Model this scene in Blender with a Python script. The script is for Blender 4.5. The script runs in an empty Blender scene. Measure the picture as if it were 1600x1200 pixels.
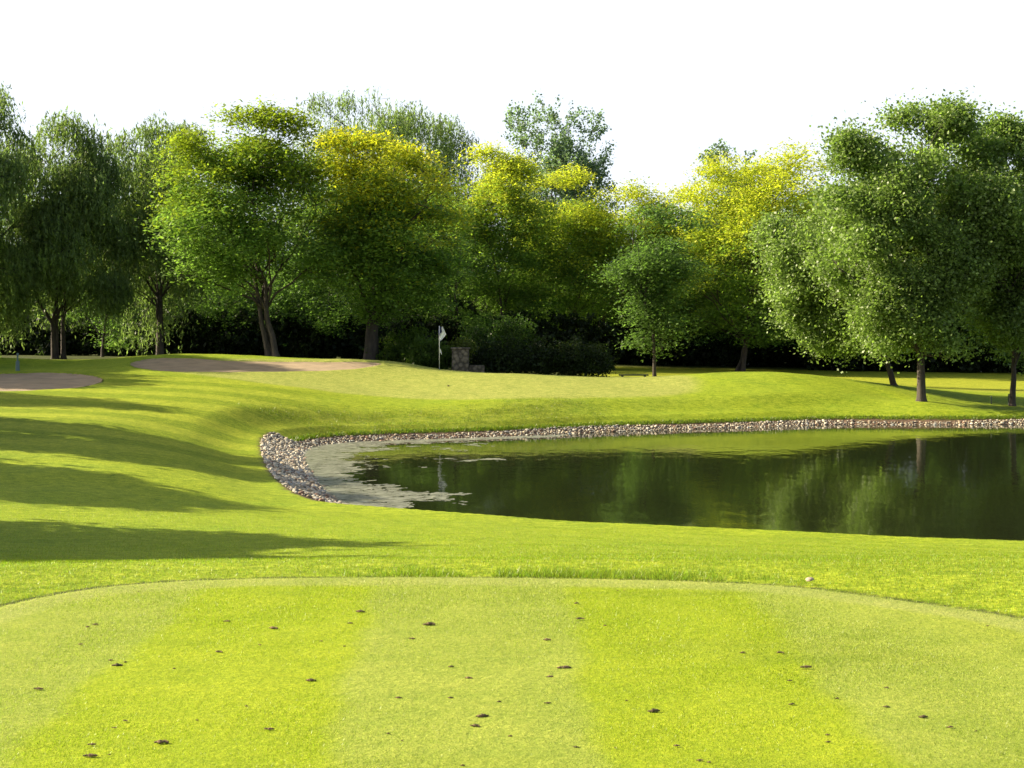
import bpy, bmesh, math
import numpy as np
from mathutils import Vector
# ------------------------------------------------------------------ camera, sky, sun, exposure
scn = bpy.context.scene
COL = scn.collection
F = 2200.0          # focal length in pixels of the 1600 px wide photograph
HZ = 505.0          # horizon row
H = 4.0             # camera height above the water
cam_d = bpy.data.cameras.new('camera'); cam = bpy.data.objects.new('camera', cam_d); COL.objects.link(cam)
cam.location = (0, 0, H); cam.rotation_euler = (math.radians(90), 0, 0)
cam_d.sensor_width = 36; cam_d.lens = 36 * F / 1600; cam_d.shift_y = -(600 - HZ) / 1600
cam_d.clip_start = 0.1; cam_d.clip_end = 3000
scn.camera = cam
SUN_EL, SUN_BACK = math.radians(29), math.radians(13)
sd = Vector((-math.cos(SUN_EL) * math.cos(SUN_BACK), math.cos(SUN_EL) * math.sin(SUN_BACK), math.sin(SUN_EL)))
sl = bpy.data.lights.new('sun', 'SUN'); sun = bpy.data.objects.new('sun', sl); COL.objects.link(sun)
sl.energy = 5.0; sl.angle = math.radians(0.6); sl.color = (1.0, 0.86, 0.62)
sun.rotation_euler = sd.to_track_quat('Z', 'Y').to_euler(); sun.location = (-60, 40, 60)
w = bpy.data.worlds.new('World'); scn.world = w; w.use_nodes = True
nt = w.node_tree; bg = nt.nodes['Background']
sky = nt.nodes.new('ShaderNodeTexSky'); sky.sky_type = 'NISHITA'; sky.sun_disc = False
sky.sun_elevation = SUN_EL; sky.sun_rotation = math.atan2(sd.x, sd.y)
sky.air_density = 1.0; sky.dust_density = 5.0; sky.ozone_density = 1.0
gm_ = nt.nodes.new('ShaderNodeTexCoord'); sp_ = nt.nodes.new('ShaderNodeSeparateXYZ'); nt.links.new(gm_.outputs['Generated'], sp_.inputs[0])
mr_ = nt.nodes.new('ShaderNodeMapRange'); mr_.interpolation_type = 'SMOOTHSTEP'; nt.links.new(sp_.outputs['Z'], mr_.inputs[0])
mr_.inputs[1].default_value = .225; mr_.inputs[2].default_value = .34; mr_.inputs[3].default_value = .9; mr_.inputs[4].default_value = 0
mx_ = nt.nodes.new('ShaderNodeMix'); mx_.data_type = 'RGBA'; nt.links.new(mr_.outputs[0], mx_.inputs[0]); nt.links.new(sky.outputs[0], mx_.inputs[6]); mx_.inputs[7].default_value = (5.0, 5.45, 6.1, 1)   # hazy white low sky
nt.links.new(mx_.outputs[2], bg.inputs[0]); bg.inputs[1].default_value = 0.075
scn.view_settings.view_transform = 'Standard'; scn.view_settings.look = 'None'
scn.view_settings.exposure = 1.55; scn.view_settings.gamma = 1
scn.render.engine = 'CYCLES'
scn.cycles.max_bounces = 6; scn.cycles.diffuse_bounces = 3; scn.cycles.transmission_bounces = 4; scn.cycles.transparent_max_bounces = 4

rng = np.random.default_rng(7)
# ------------------------------------------------------------------ helpers
def link(o, parent=None):
    COL.objects.link(o)
    if parent is not None: o.parent = parent
    return o
def tag(o, label=None, cat=None, group=None, kind=None):
    if label: o['label'] = label
    if cat: o['category'] = cat
    if group: o['group'] = group
    if kind: o['kind'] = kind
    return o
def empty(name, loc):
    o = bpy.data.objects.new(name, None); o.location = loc; o.empty_display_size = 0.3
    COL.objects.link(o); return o
def np_mesh(name, V, Fc, mat, col=None, smooth=False):
    """V (n,3), Fc (m,k) integer array with constant k"""
    me = bpy.data.meshes.new(name)
    V = np.asarray(V, np.float32); Fc = np.asarray(Fc, np.int32)
    m, k = Fc.shape
    me.vertices.add(len(V)); me.vertices.foreach_set('co', V.ravel())
    me.loops.add(m * k); me.loops.foreach_set('vertex_index', Fc.ravel())
    me.polygons.add(m); me.polygons.foreach_set('loop_start', np.arange(0, m * k, k, dtype=np.int32))
    me.polygons.foreach_set('loop_total', np.full(m, k, np.int32))
    me.polygons.foreach_set('use_smooth', np.full(m, smooth, bool))
    if col is not None:
        a = me.color_attributes.new('tint', 'FLOAT_COLOR', 'POINT')
        c = np.ones((len(V), 4), np.float32); c[:, :3] = col; a.data.foreach_set('color', c.ravel())
    me.update(calc_edges=True); me.validate()
    if mat: me.materials.append(mat)
    return me
def np_obj(name, V, Fc, mat, parent=None, col=None, smooth=False, origin=None):
    V = np.asarray(V, float)
    if origin is not None: V = V - np.asarray(origin)
    o = bpy.data.objects.new(name, np_mesh(name, V, Fc, mat, col, smooth))
    return link(o, parent)
def px2w(px, d, z=None, py=None):
    if z is None: z = H - (py - HZ) * d / F
    return np.array([(px - 800) / F * d, d, z])
def unit(a): return a / (np.linalg.norm(a, axis=-1, keepdims=True) + 1e-9)

class N:
    def __init__(s, name):
        s.m = bpy.data.materials.new(name); s.m.use_nodes = True; s.t = s.m.node_tree
        s.b = s.t.nodes['Principled BSDF']; s.out = s.t.nodes['Material Output']
    def n(s, typ, **kw):
        x = s.t.nodes.new(typ)
        for k, v in kw.items():
            if k.startswith('_'): setattr(x, k[1:], v)
            else: x.inputs[k.replace('_', ' ')].default_value = v
        return x
    def l(s, a, b): s.t.links.new(a, b)
    def noise(s, scale, detail=3, rough=.55, vec=None, stretch=None):
        co = s.n('ShaderNodeTexCoord').outputs['Object'] if vec is None else vec
        if stretch:
            mp = s.n('ShaderNodeMapping'); mp.inputs['Scale'].default_value = stretch; s.l(co, mp.inputs[0]); co = mp.outputs[0]
        x = s.n('ShaderNodeTexNoise', Scale=scale, Detail=detail, Roughness=rough); s.l(co, x.inputs['Vector'])
        return x.outputs['Fac']
    def ramp(s, fac, stops):
        r = s.n('ShaderNodeValToRGB'); e = r.color_ramp.elements
        while len(e) < len(stops): e.new(.5)
        for i, (p, c) in enumerate(stops):
            e[i].position = p; e[i].color = (c, c, c, 1) if not hasattr(c, '__len__') else (*c, 1)
        s.l(fac, r.inputs[0]); return r.outputs[0]
    def mix(s, a, b, fac, mode='MIX'):
        x = s.n('ShaderNodeMix', _data_type='RGBA', _blend_type=mode, _clamp_factor=True)
        for v, i in ((fac, 0), (a, 6), (b, 7)):
            if hasattr(v, 'is_linked'): s.l(v, x.inputs[i])
            elif hasattr(v, '__len__'): x.inputs[i].default_value = (*v, 1)
            else: x.inputs[i].default_value = v
        return x.outputs[2]
    def math(s, op, a, b=0.0):
        x = s.n('ShaderNodeMath', _operation=op)
        for v, i in ((a, 0), (b, 1)):
            if hasattr(v, 'is_linked'): s.l(v, x.inputs[i])
            else: x.inputs[i].default_value = v
        return x.outputs[0]
    def bump(s, h, strength, dist):
        x = s.n('ShaderNodeBump', Strength=strength, Distance=dist); s.l(h, x.inputs['Height']); s.l(x.outputs[0], s.b.inputs['Normal'])
        return x
def leaf_mat(name, transl=.42, gloss=.25, rough=.45):
    m = N(name)
    at = m.n('ShaderNodeAttribute', _attribute_name='tint')
    m.l(at.outputs['Color'], m.b.inputs['Base Color'])
    m.b.inputs['Roughness'].default_value = rough; m.b.inputs['Specular IOR Level'].default_value = gloss
    tr = m.n('ShaderNodeBsdfTranslucent')
    tc = m.mix(at.outputs['Color'], (1.3, 1.5, .8), 1.0, 'MULTIPLY'); m.l(tc, tr.inputs[0])
    mx = m.n('ShaderNodeMixShader'); mx.inputs[0].default_value = transl
    m.l(m.b.outputs[0], mx.inputs[1]); m.l(tr.outputs[0], mx.inputs[2]); m.l(mx.outputs[0], m.out.inputs[0])
    return m.m
LEAF = leaf_mat('leaf', .5, .2); GLEAF = leaf_mat('glossy_leaf', .46, .45, .45); BLADE = leaf_mat('grass_blade', .45, .35, .4)
def bark():
    m = N('bark'); n1 = m.noise(6, 5, .6, stretch=(1, 1, .25))
    m.l(m.ramp(n1, [(.3, (.02, .015, .012)), (.7, (.075, .058, .044))]), m.b.inputs['Base Color'])
    m.b.inputs['Roughness'].default_value = .9; m.bump(n1, .6, .05); return m.m
BARK = bark()

# ------------------------------------------------------------------ terrain height
CTL = []
def c(px, py, z): CTL.append(px2w(px, F * (H - z) / (py - HZ), z))
def cw(px, d, z): CTL.append(px2w(px, d, z))
for px in (-300, 0, 200, 400, 600, 800, 1000, 1200, 1400, 1600, 1900): cw(px, 9.6, 2.36)
for r in [(-300,880,1.9),(-300,820,1.4),(-300,740,1.2),(-300,660,1.4),(-300,610,1.7),(-300,580,2.0),
          (0,880,1.9),(0,830,1.3),(0,740,1.0),(0,690,1.15),(0,640,1.4),(0,612,1.65),(0,580,2.0),(0,568,2.12),
          (200,880,1.85),(200,820,1.15),(200,740,.9),(200,700,1.0),(200,660,1.2),(200,630,1.4),(200,605,1.65),(200,583,1.95),
          (400,880,1.85),(400,790,.55),(400,740,.5),(400,715,.4),(400,700,.42),(400,680,.62),(400,660,.85),(400,640,1.1),(400,620,1.33),(400,600,1.6),(400,584,1.86),
          (520,790,.42),(600,870,1.75),(600,660,.44),(600,640,.8),(600,620,1.12),(600,600,1.45),(600,584,1.77),
          (800,860,1.7),(800,645,.7),(800,620,1.1),(800,600,1.45),(800,586,1.72),
          (1000,860,1.7),(1000,640,.7),(1000,620,1.05),(1000,602,1.36),(1000,592,1.55),
          (1200,870,1.75),(1200,650,.4),(1200,625,.9),(1200,600,1.4),(1200,582,1.8),
          (1300,650,.4),(1300,622,.92),(1300,596,1.44),(1100,584,1.74),
          (1400,645,.4),(1400,625,.75),(1400,615,.97),(1440,628,.78),
          (1500,648,.35),(1500,630,.6),(1600,650,.3),(1600,630,.5),(1900,640,.4)]: c(*r)
LIPS = [(600,797,30.1),(700,805,29.3),(800,812,28.7),(900,820,27.9),(1000,825,27.5),(1200,833,26.8),(1400,843,26.0),(1600,850,25.5),(1900,858,24.9)]
for px, yv, dv in LIPS: cw(px, dv - 2.8, 4 * (1 - (dv - 2.8) / dv))
for px, y in [(180,562),(260,554),(340,558),(420,561),(500,562),(580,562),(640,568),(690,577),(100,566),(0,562)]:
    cw(px, 66, H - (y - HZ) * 66 / F)
for px, d, z in [(0,76,2.0),(260,72,2.35),(260,80,2.0),(500,74,2.0),(700,69,1.55),(800,70,1.35),(900,68,1.3),(985,69,.95),(100,72,1.9),(170,73,2.0),(1025,74,1.05),(1100,72,1.1),(1200,76,1.0),
                 (1300,74,.9),(1400,75,.62),(1500,80,.6),(1600,80,.55),(700,80,1.3),(900,80,1.0)]: cw(px, d, z)
for px, z in [(-300,1.9),(100,1.8),(400,1.6),(700,1.4),(1000,.95),(1300,.75),(1600,.6),(2100,.6)]: cw(px, 98, z); cw(px, 140, z)
for p in [(-32,8,2.1),(-35,30,1.6),(-40,60,1.9),(30,4,2.0),(34,16,1.2),(45,40,.4),(45,60,.5),(-12,-12,2.3),(12,-12,2.3),(0,-15,2.4),(-6,2,2.3),(6,2,2.3),(8,20,.75),(-14,18,1.5)]:
    CTL.append(np.array(p, float))
CTL = np.array(CTL)
def _k(r2): return 0.5 * r2 * np.log(r2 + 1e-9)
P = CTL[:, :2] / 30.0; Z = CTL[:, 2]; n = NP = len(P)
K = _k(((P[:, None] - P[None]) ** 2).sum(-1)) + np.eye(n) * 2e-4
Q = np.hstack([np.ones((n, 1)), P]); A = np.zeros((n + 3, n + 3)); A[:n, :n] = K; A[:n, n:] = Q; A[n:, :n] = Q.T
W = np.linalg.solve(A, np.concatenate([Z, np.zeros(3)]))
def tps(x, y):
    x = np.clip(x, -65, 65) / 30; y = np.clip(y, -16, 145) / 30
    out = W[NP] + W[NP + 1] * x + W[NP + 2] * y
    for i in range(NP): out = out + W[i] * _k((x - P[i, 0]) ** 2 + (y - P[i, 1]) ** 2)
    return np.clip(out, .15, 3.2)
def shore(px, py): return px2w(px, F * H / (py - HZ), 0)[:2]
POND = [shore(*p) for p in [(472,702),(474,722),(490,750),(512,775)]]
POND += [px2w(px, dv - 1.35, 0)[:2] for px, yv, dv in [(560,0,30.6)] + LIPS]
POND += [np.array(p) for p in [(20,22.8),(30,23),(38,28),(42,38),(40,50),(33,56.5)]]
POND += [shore(*p) for p in [(1900,663),(1700,662),(1600,663),(1500,664),(1400,663.5),(1300,663),(1200,667),(1100,670),(1000,673),(900,677),(800,682),(720,684.5),(640,687),(560,690),(510,694)]]
POND = np.array(POND)
def smooth_poly(p, it=2):
    for _ in range(it):
        q = np.roll(p, -1, 0); p = np.stack([.75 * p + .25 * q, .25 * p + .75 * q], 1).reshape(-1, 2)
    return p
POND = smooth_poly(POND, 2)
def sdf(x, y, poly):
    d2 = np.full(x.shape, 1e12); ins = np.zeros(x.shape, bool)
    m = len(poly)
    for i in range(m):
        ax, ay = poly[i]; bx, by = poly[(i + 1) % m]
        ex, ey = bx - ax, by - ay; L = ex * ex + ey * ey + 1e-12
        t = np.clip(((x - ax) * ex + (y - ay) * ey) / L, 0, 1)
        d2 = np.minimum(d2, (x - ax - t * ex) ** 2 + (y - ay - t * ey) ** 2)
        cc = ((ay > y) != (by > y)) & (x < ex * (y - ay) / (ey if abs(ey) > 1e-12 else 1e-12) + ax)
        ins ^= cc
    return np.where(ins, -1, 1) * np.sqrt(d2)
def sstep(a, b, x): t = np.clip((x - a) / (b - a), 0, 1); return t * t * (3 - 2 * t)
# tee outline (front edge traced, sides running back past the camera)
TZ = 2.4
tee_f = [(px, F * 1.6 / (py - HZ)) for px, py in [(-150,990),(0,944),(100,923),(200,910),(350,902),(600,899),(900,901),(1100,906),(1250,914),(1400,934),(1600,962),(1750,1005)]]
TEE = [np.array([(px - 800) / F * d, d]) for px, d in tee_f]
TEE += [np.array(p, float) for p in [(3.6,5.5),(3.9,2),(3.8,-5),(2.5,-7),(-2.8,-7),(-4.1,-5),(-4.2,2),(-4.0,5.5)]]
TEE = smooth_poly(np.array(TEE), 2)
def bunk(pts, d_of): return smooth_poly(np.array([px2w(px, d_of(py), 0)[:2] for px, py in pts]), 2)
# bunker outlines are found by walking the sight line down to the terrain
def ground_hit(px, py, d0=8, d1=110):
    d = np.linspace(d0, d1, 1200); x = (px - 800) / F * d; z = tps(x, d)
    row = HZ + F * (H - z) / d
    k = np.where(row <= py)[0]
    dd = d[k[0]] if len(k) else d1
    return dd
def hit_xy(px, py, **kw):
    d = ground_hit(px, py, **kw); return np.array([(px - 800) / F * d, d])
BUNK1 = smooth_poly(np.array([hit_xy(*p, d0=30) for p in [(-160,600),(-100,612),(0,611.5),(60,609),(110,606),(150,600),(167,592),(150,585),(110,581.5),(40,581),(-60,584),(-130,590)]]), 2)
BUNK2 = smooth_poly(np.array([hit_xy(px, py, d0=40) for px, py in [(197,569),(230,578),(300,581),(370,581),(450,580),(530,578),(585,572),(603,566),(560,564.5),(470,564),(380,563),(320,560),(260,557.5),(215,561)]]), 2)
def height(x, y):
    B = tps(x, y)
    s = sdf(x, y, POND)
    w_ = sstep(.75, 3.3, s)
    bank = np.where(s > 0, .36 * np.minimum(s, 1.3), np.maximum(.45 * s, -.9))
    z = bank * (1 - w_) + B * w_
    t = sdf(x, y, TEE)
    tw = sstep(1.6, .05, t)
    z = z * (1 - tw) + (TZ - .015) * tw
    for b_ in (BUNK1, BUNK2):
        q = sdf(x, y, b_); z = z - .16 * sstep(.12, -.25, q)
    far = sstep(150, 400, np.hypot(x, y)); z = z * (1 - far) + .8 * far
    # gentle unevenness
    z = z + .012 * np.sin(x * 2.1 + .7 * np.sin(y * .9)) * np.sin(y * 1.7 + x * .6) * sstep(.3, 3, t) * sstep(.2, 2, s)
    return z, s, t
def hgt(x, y):
    z, _, _ = height(np.array([float(x)]), np.array([float(y)])); return float(z[0])
def spaced(knots):
    """knots: list (pos, step) -> coordinates with varying spacing"""
    out = [knots[0][0]]; ks = np.array(knots, float)
    while out[-1] < ks[-1, 0]: out.append(out[-1] + np.interp(out[-1], ks[:, 0], ks[:, 1]))
    return np.array(out)
xs_p = spaced([(0,.05),(4.5,.06),(10,.13),(28,.22),(40,.8),(80,5),(300,40),(900,120)])
xs = np.concatenate([-xs_p[:0:-1], xs_p])
ys = spaced([(-900,120),(-100,20),(-10,1),(3,.3),(5,.06),(10,.06),(16,.09),(30,.14),(72,.17),(90,.5),(150,5),(300,30),(1200,150)])
X, Y = np.meshgrid(xs, ys); sh = X.shape
x_, y_ = X.ravel(), Y.ravel()
z_, s_, t_ = height(x_, y_)
px_ = 800 + F * x_ / np.maximum(y_, 1)
def fbm(x, y, sc, seed=0):
    r = np.random.default_rng(seed); o = np.zeros_like(x)
    for k in range(9):
        a = r.uniform(0, 2 * np.pi); f = sc * 1.35 ** k; ph = r.uniform(0, 6.28, 2)
        o += np.sin((x * np.cos(a) + y * np.sin(a)) * f + ph[0] + 1.7 * np.sin((x * np.sin(a) - y * np.cos(a)) * f * .6 + ph[1])) / 1.15 ** k
    return o / 4
def lerp(a, b, t): return a * (1 - t[:, None]) + np.asarray(b) * t[:, None]
base = np.tile(np.array([.188, .25, .018]), (len(x_), 1))
base = lerp(base, (.20, .26, .014), sstep(-.3, .6, fbm(x_, y_, .35, 3)) * .8)
base = lerp(base, (.14, .22, .016), sstep(.1, .9, fbm(x_, y_, .9, 5)) * .6)
# fairway left with faint crosswise mowing bands
fw = sstep(29, 36, y_) * sstep(-3.0, -8.5, x_ + (y_ - 45) * .12) * sstep(62, 55, y_)
band = .5 + .5 * np.sin((y_ + x_ * .06) * 2 * np.pi / 3.1)
base = lerp(base, (.235, .275, .02), fw * .7); base = lerp(base, (.145, .20, .010), fw * sstep(.3, .7, band) * .9)
# putting green: pale, fine
g = ((x_ + 3.5) / 11.5) ** 2 + ((y_ - 61.0 + .05 * x_) / 6.2) ** 2
gm = sstep(1.12, .95, g + .05 * fbm(x_, y_, .8, 8))
base = lerp(base, (.235, .265, .055), gm)
# shaggier slope in front of the green
rs = sstep(44, 48, y_) * sstep(5.0, 2.5, s_) * sstep(-11, -6, x_) * sstep(4.5, 1.0, x_)
base = lerp(base, (.14, .165, .016), rs * (.55 + .3 * fbm(x_, y_, 2.2, 9)))
# far fairway pale
base = lerp(base, (.24, .26, .025), sstep(66, 72, y_) * sstep(2, 6, x_) * .8)
# woodland floor
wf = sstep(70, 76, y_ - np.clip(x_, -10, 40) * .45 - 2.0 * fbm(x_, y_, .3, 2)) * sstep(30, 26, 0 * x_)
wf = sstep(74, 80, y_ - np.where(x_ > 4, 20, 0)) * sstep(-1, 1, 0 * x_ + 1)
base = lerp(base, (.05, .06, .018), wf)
# brown soil under the stones
base = lerp(base, (.11, .075, .05), sstep(.15, 0, s_ - np.where((x_ < -3.0) & (y_ < 45.5), 1.2, .5) + .12 * fbm(x_, y_, 5, 4)) * np.where((y_ > 33) | (x_ < -3.2), 1, 0))
base = lerp(base, (.03, .032, .02), sstep(.05, -.3, s_))
base = lerp(base, (.045, .05, .02), sstep(-.01, .0, t_) * sstep(.085, .05, t_ + .015 * fbm(x_, y_, 9, 14)))  # dark rim round the tee, painting in the shade of the taller grass
base *= (1 + .05 * fbm(x_, y_, 3.0, 6))[:, None]
ny, nx = sh
I = np.arange(ny * nx).reshape(ny, nx)
Fq = np.stack([I[:-1, :-1], I[:-1, 1:], I[1:, 1:], I[1:, :-1]], -1).reshape(-1, 4)
def grass_mat(name, fine=60.0, attr=True, stripes=False):
    m = N(name)
    co = m.n('ShaderNodeTexCoord').outputs['Object']
    at = m.n('ShaderNodeAttribute', _attribute_name='tint').outputs['Color']
    n1 = m.noise(fine, 4, .7); n2 = m.noise(3.2, 4, .6, stretch=(.6, 1.4, 1)); n3 = m.noise(14, 3, .6)
    n4 = m.noise(fine * .33, 2, .6)
    col = m.mix(at, m.ramp(n1, [(.36, (.50, .56, .45)), (.5, (1, 1, 1)), (.64, (1.55, 1.4, 1.8))]), .45 if stripes else .75, 'MULTIPLY')
    col = m.mix(col, m.ramp(n4, [(.38, (.72, .8, .7)), (.62, (1.25, 1.18, 1.2))]), .5, 'MULTIPLY')
    col = m.mix(col, m.ramp(n2, [(.3, (.82, .88, .8)), (.7, (1.16, 1.1, 1.2))]), .7, 'MULTIPLY')
    col = m.mix(col, m.ramp(n3, [(.35, (.86, .9, .85)), (.65, (1.12, 1.08, 1.1))]), .6, 'MULTIPLY')
    n5 = m.noise(5.5, 7, .72, stretch=(.7, 1.3, 1))
    col = m.mix(col, m.ramp(n5, [(.41, (.70, .76, .68)), (.5, (1, 1, 1)), (.59, (1.28, 1.2, 1.35))]), .0 if stripes else .8, 'MULTIPLY')
    m.l(col, m.b.inputs['Base Color']); m.b.inputs['Roughness'].default_value = .75
    m.b.inputs['Specular IOR Level'].default_value = .06
    h = m.math('ADD', m.math('MULTIPLY', n1, .5), m.math('ADD', m.math('MULTIPLY', n3, .9), m.math('MULTIPLY', n4, .5)))
    m.bump(h, .45, .03)
    return m.m
GR = grass_mat('grass_ground', 38)
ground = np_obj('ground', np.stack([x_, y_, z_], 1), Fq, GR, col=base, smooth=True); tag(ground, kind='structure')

# ------------------------------------------------------------------ tee
gx = spaced([(-4.6,.045),(4.4,.045)]); gy = spaced([(-7.2,.4),(3,.3),(4.6,.045),(9.2,.045)])
TX, TY = np.meshgrid(gx, gy); tx, ty = TX.ravel(), TY.ravel(); ts = sdf(tx, ty, TEE)
# stripes run away from the viewer
edges = [(-1.88, .6), (-.75, 0), (.33, 0), (1.40, 0)]
wob = .03 * np.sin(ty * 2.3) + .02 * np.sin(ty * 7.1 + 1) + .03 * fbm(tx, ty, 9, 77)
lx = tx + wob
br = sstep(-1.86 - .07, -1.86 + .07, lx) * sstep(-.75 + .07, -.75 - .07, lx + .05 * (ty - 6.7))
br = br + sstep(.33 - .07, .33 + .07, lx) * sstep(1.40 + .09, 1.40 - .09, lx)
pale = np.array([.215, .265, .040]); bright = np.array([.215, .275, .014])
tc = np.tile(pale, (len(tx), 1)); tc = lerp(tc, bright, np.clip(br, 0, 1))
pr = sstep(1.6, 2.6, tx + (8.3 - ty) * -.25); tc = lerp(tc, (.20, .25, .02), pr * .6)
coll = sstep(-.36, -.26, ts + .02 * fbm(tx, ty, 3, 1)); tc = lerp(tc, (.25, .285, .07), coll * .85)
tc = lerp(tc, (.16, .21, .02), sstep(.35, 1, fbm(tx * .35, ty * 2.2, 1.7, 12)) * .35)
J = np.arange(len(tx)).reshape(TX.shape)
Ft = np.stack([J[:-1, :-1], J[:-1, 1:], J[1:, 1:], J[1:, :-1]], -1).reshape(-1, 4)
Ft = Ft[(ts[Ft] < 0.02).all(1)]
tz = np.full(len(tx), TZ) + .006 * fbm(tx, ty, 1.3, 2) * sstep(0, -.4, ts) - .012 * sstep(-.06, 0, ts)
tee = np_obj('tee_lawn', np.stack([tx, ty, tz], 1), Ft, grass_mat('tee_grass', 120, stripes=True), col=tc, smooth=True); tag(tee, kind='structure')

# ------------------------------------------------------------------ grass blades
def blades(name, pts, hmin, hmax, wid, cols, lean=.5):
    n = len(pts); hh = rng.uniform(hmin, hmax, n); a = rng.uniform(0, 2 * np.pi, n); b = rng.uniform(0, 2 * np.pi, n)
    side = np.stack([np.cos(a), np.sin(a), np.zeros(n)], 1) * (wid * rng.uniform(.6, 1.3, n))[:, None]
    ln = rng.uniform(0, lean, n); tip = pts + np.stack([np.cos(b) * ln * hh, np.sin(b) * ln * hh, hh], 1)
    V = np.stack([pts - side, pts + side, tip], 1).reshape(-1, 3)
    Fb = np.arange(3 * n).reshape(n, 3)
    c_ = np.repeat(cols, 3, 0)
    o = np_obj(name, V, Fb, BLADE, col=c_); return o
def vary(c0, n, amt=.2, yel=.1):
    k = rng.normal(1, amt, (n, 1)).clip(.5, 1.6); cc = np.array(c0) * k
    cc[:, 0] *= rng.normal(1, yel, n).clip(.6, 1.5); return cc
n = 260000
bx = rng.uniform(-2.9, 3.0, n); by = 4.7 + (9.0 - 4.7) * rng.random(n)
bs = sdf(bx, by, TEE); k = (bs < -.02) & (np.abs(bx) < by * .39); bx, by, bs = bx[k], by[k], bs[k]
ci = (np.searchsorted(gy, by).clip(0, len(gy) - 1) * len(gx) + np.searchsorted(gx, bx).clip(0, len(gx) - 1))
bc = tc[ci] * rng.normal(1.05, .13, (len(bx), 1)).clip(.5, 1.8)
o = blades('mown_grass', np.stack([bx, by, np.full(len(bx), TZ - .003)], 1), .006, .014, .0013, bc, .9)
tag(o, 'short mown tee grass in pale and bright stripes', 'grass', kind='stuff')
# longer grass around the tee
n = 620000
by = 6.8 + 19 * rng.random(n) ** 1.35; bx = rng.uniform(-1, 1, n) * (by * .40); bs = sdf(bx, by, TEE)
dens = 1.0 * (sdf(bx, by, POND) > .5); k = (bs > .045) & (rng.random(n) < dens); bx, by, bs = bx[k], by[k], bs[k]
bz, _, _ = height(bx, by)
hmul = np.where(bs < .25, 1.35, .75)
pts = np.stack([bx, by, bz - .005], 1)
o = blades('rough_grass', pts, .008, .024, .0020 , vary((.192, .25, .018), len(bx), .28, .18), .9)
v = None
tag(o, 'longer sunlit grass fringing the front edge of the tee', 'grass', kind='stuff')
n = 26000
bx = rng.normal(.25, .75, n); by = rng.uniform(8.8, 9.5, n); bs = sdf(bx, by, TEE); k = (bs > .03) & (bs < .08 + .3 * rng.random(n)) & (fbm(bx, by, 5, 61) > -.2); bx, by = bx[k], by[k]
bz, _, _ = height(bx, by)
o = blades('coarse_grass', np.stack([bx, by, bz - .004], 1), .018, .048, .0022, vary((.17, .235, .02), len(bx), .35, .15), 1.0)
tag(o, 'coarser tuft of dewy grass at the middle of the front edge of the tee', 'grass', kind='stuff')
# shaggy slope before the green
n = 170000
bx = rng.uniform(-13, 5, n); by = rng.uniform(47.5, 56, n)
dn = fbm(bx, by, 2.5, 21)
bz, bs, _ = height(bx, by); k = (bs > .9) & (dn > -.6) & (rng.random(n) < sstep(5, 1, bx) * sstep(-11, -6, bx) * sstep(5.0, 2.2, bs) * (.5 + dn)); bx, by, bz = bx[k], by[k], bz[k]
o = blades('shaggy_grass', np.stack([bx, by, bz - .01], 1), .025, .075, .006, vary((.125, .165, .014), len(bx), .25, .2), .8)
tag(o, 'shaggy uneven grass on the slope between pond and green', 'grass', kind='stuff')
# overhanging fringe where turf meets the stones
n = 26000
seg = np.roll(POND, -1, 0) - POND; L = np.linalg.norm(seg, axis=1); cum = np.cumsum(L) / L.sum()
def along(n):
    u = rng.random(n); i = np.searchsorted(cum, u).clip(0, len(L) - 1); f = rng.random(n)
    nrm = np.stack([seg[i, 1], -seg[i, 0]], 1) / L[i, None]; p = POND[i] + seg[i] * f[:, None]
    return p, nrm
area = .5 * np.sum(POND[:, 0] * np.roll(POND[:, 1], -1) - np.roll(POND[:, 0], -1) * POND[:, 1])
OUT = 1.0 if area > 0 else -1.0
p, nr = along(n * 2); p = p + OUT * nr * (np.where((p[:, 0] < -5.0) & (p[:, 1] < 45), 1.15, .48)[:, None] + rng.uniform(0, .3, (len(p), 1))); k = (p[:, 1] > 33) | (p[:, 0] < -3.5); p = p[k]
bz, bs, _ = height(p[:, 0], p[:, 1]); k = (bs > .42) & (p[:, 1] > 45.2); p, bz = p[k], bz[k]
o = blades('fringe_grass', np.stack([p[:, 0], p[:, 1], bz - .01], 1), .04, .12, .012, vary((.11, .16, .012), len(p), .25, .2), .9)
tag(o, 'dark grass fringe above the stones of the pond bank', 'grass', kind='stuff')

# ------------------------------------------------------------------ sand bunkers
def sand_mat():
    m = N('sand'); a = m.noise(1.3, 4, .6); b = m.noise(40, 3, .6)
    m.l(m.mix(m.ramp(a, [(.3, (.20, .15, .085)), (.7, (.32, .24, .145))]), m.ramp(b, [(.3, .8), (.7, 1.15)]), .5, 'MULTIPLY'), m.b.inputs['Base Color'])
    m.b.inputs['Roughness'].default_value = .95
    r = m.noise(5, 3, .6, stretch=(1, 3, 1)); m.bump(m.math('ADD', r, m.math('MULTIPLY', b, .3)), .5, .05); return m.m
SAND = sand_mat()
for poly in (BUNK1, BUNK2):
    lo, hi = poly.min(0) - .3, poly.max(0) + .3
    ax = np.arange(lo[0], hi[0], .12); ay = np.arange(lo[1], hi[1], .12)
    BX, BY = np.meshgrid(ax, ay); q = sdf(BX.ravel(), BY.ravel(), poly)
    hz, _, _ = height(BX.ravel(), BY.ravel()); J = np.arange(q.size).reshape(BX.shape)
    Fb = np.stack([J[:-1, :-1], J[:-1, 1:], J[1:, 1:], J[1:, :-1]], -1).reshape(-1, 4); Fb = Fb[(q[Fb] < .02).all(1)]
    o = np_obj('sand', np.stack([BX.ravel(), BY.ravel(), hz + .055 - .09 * sstep(-.1, .05, q)], 1), Fb, SAND, smooth=True); tag(o, kind='structure')

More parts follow.
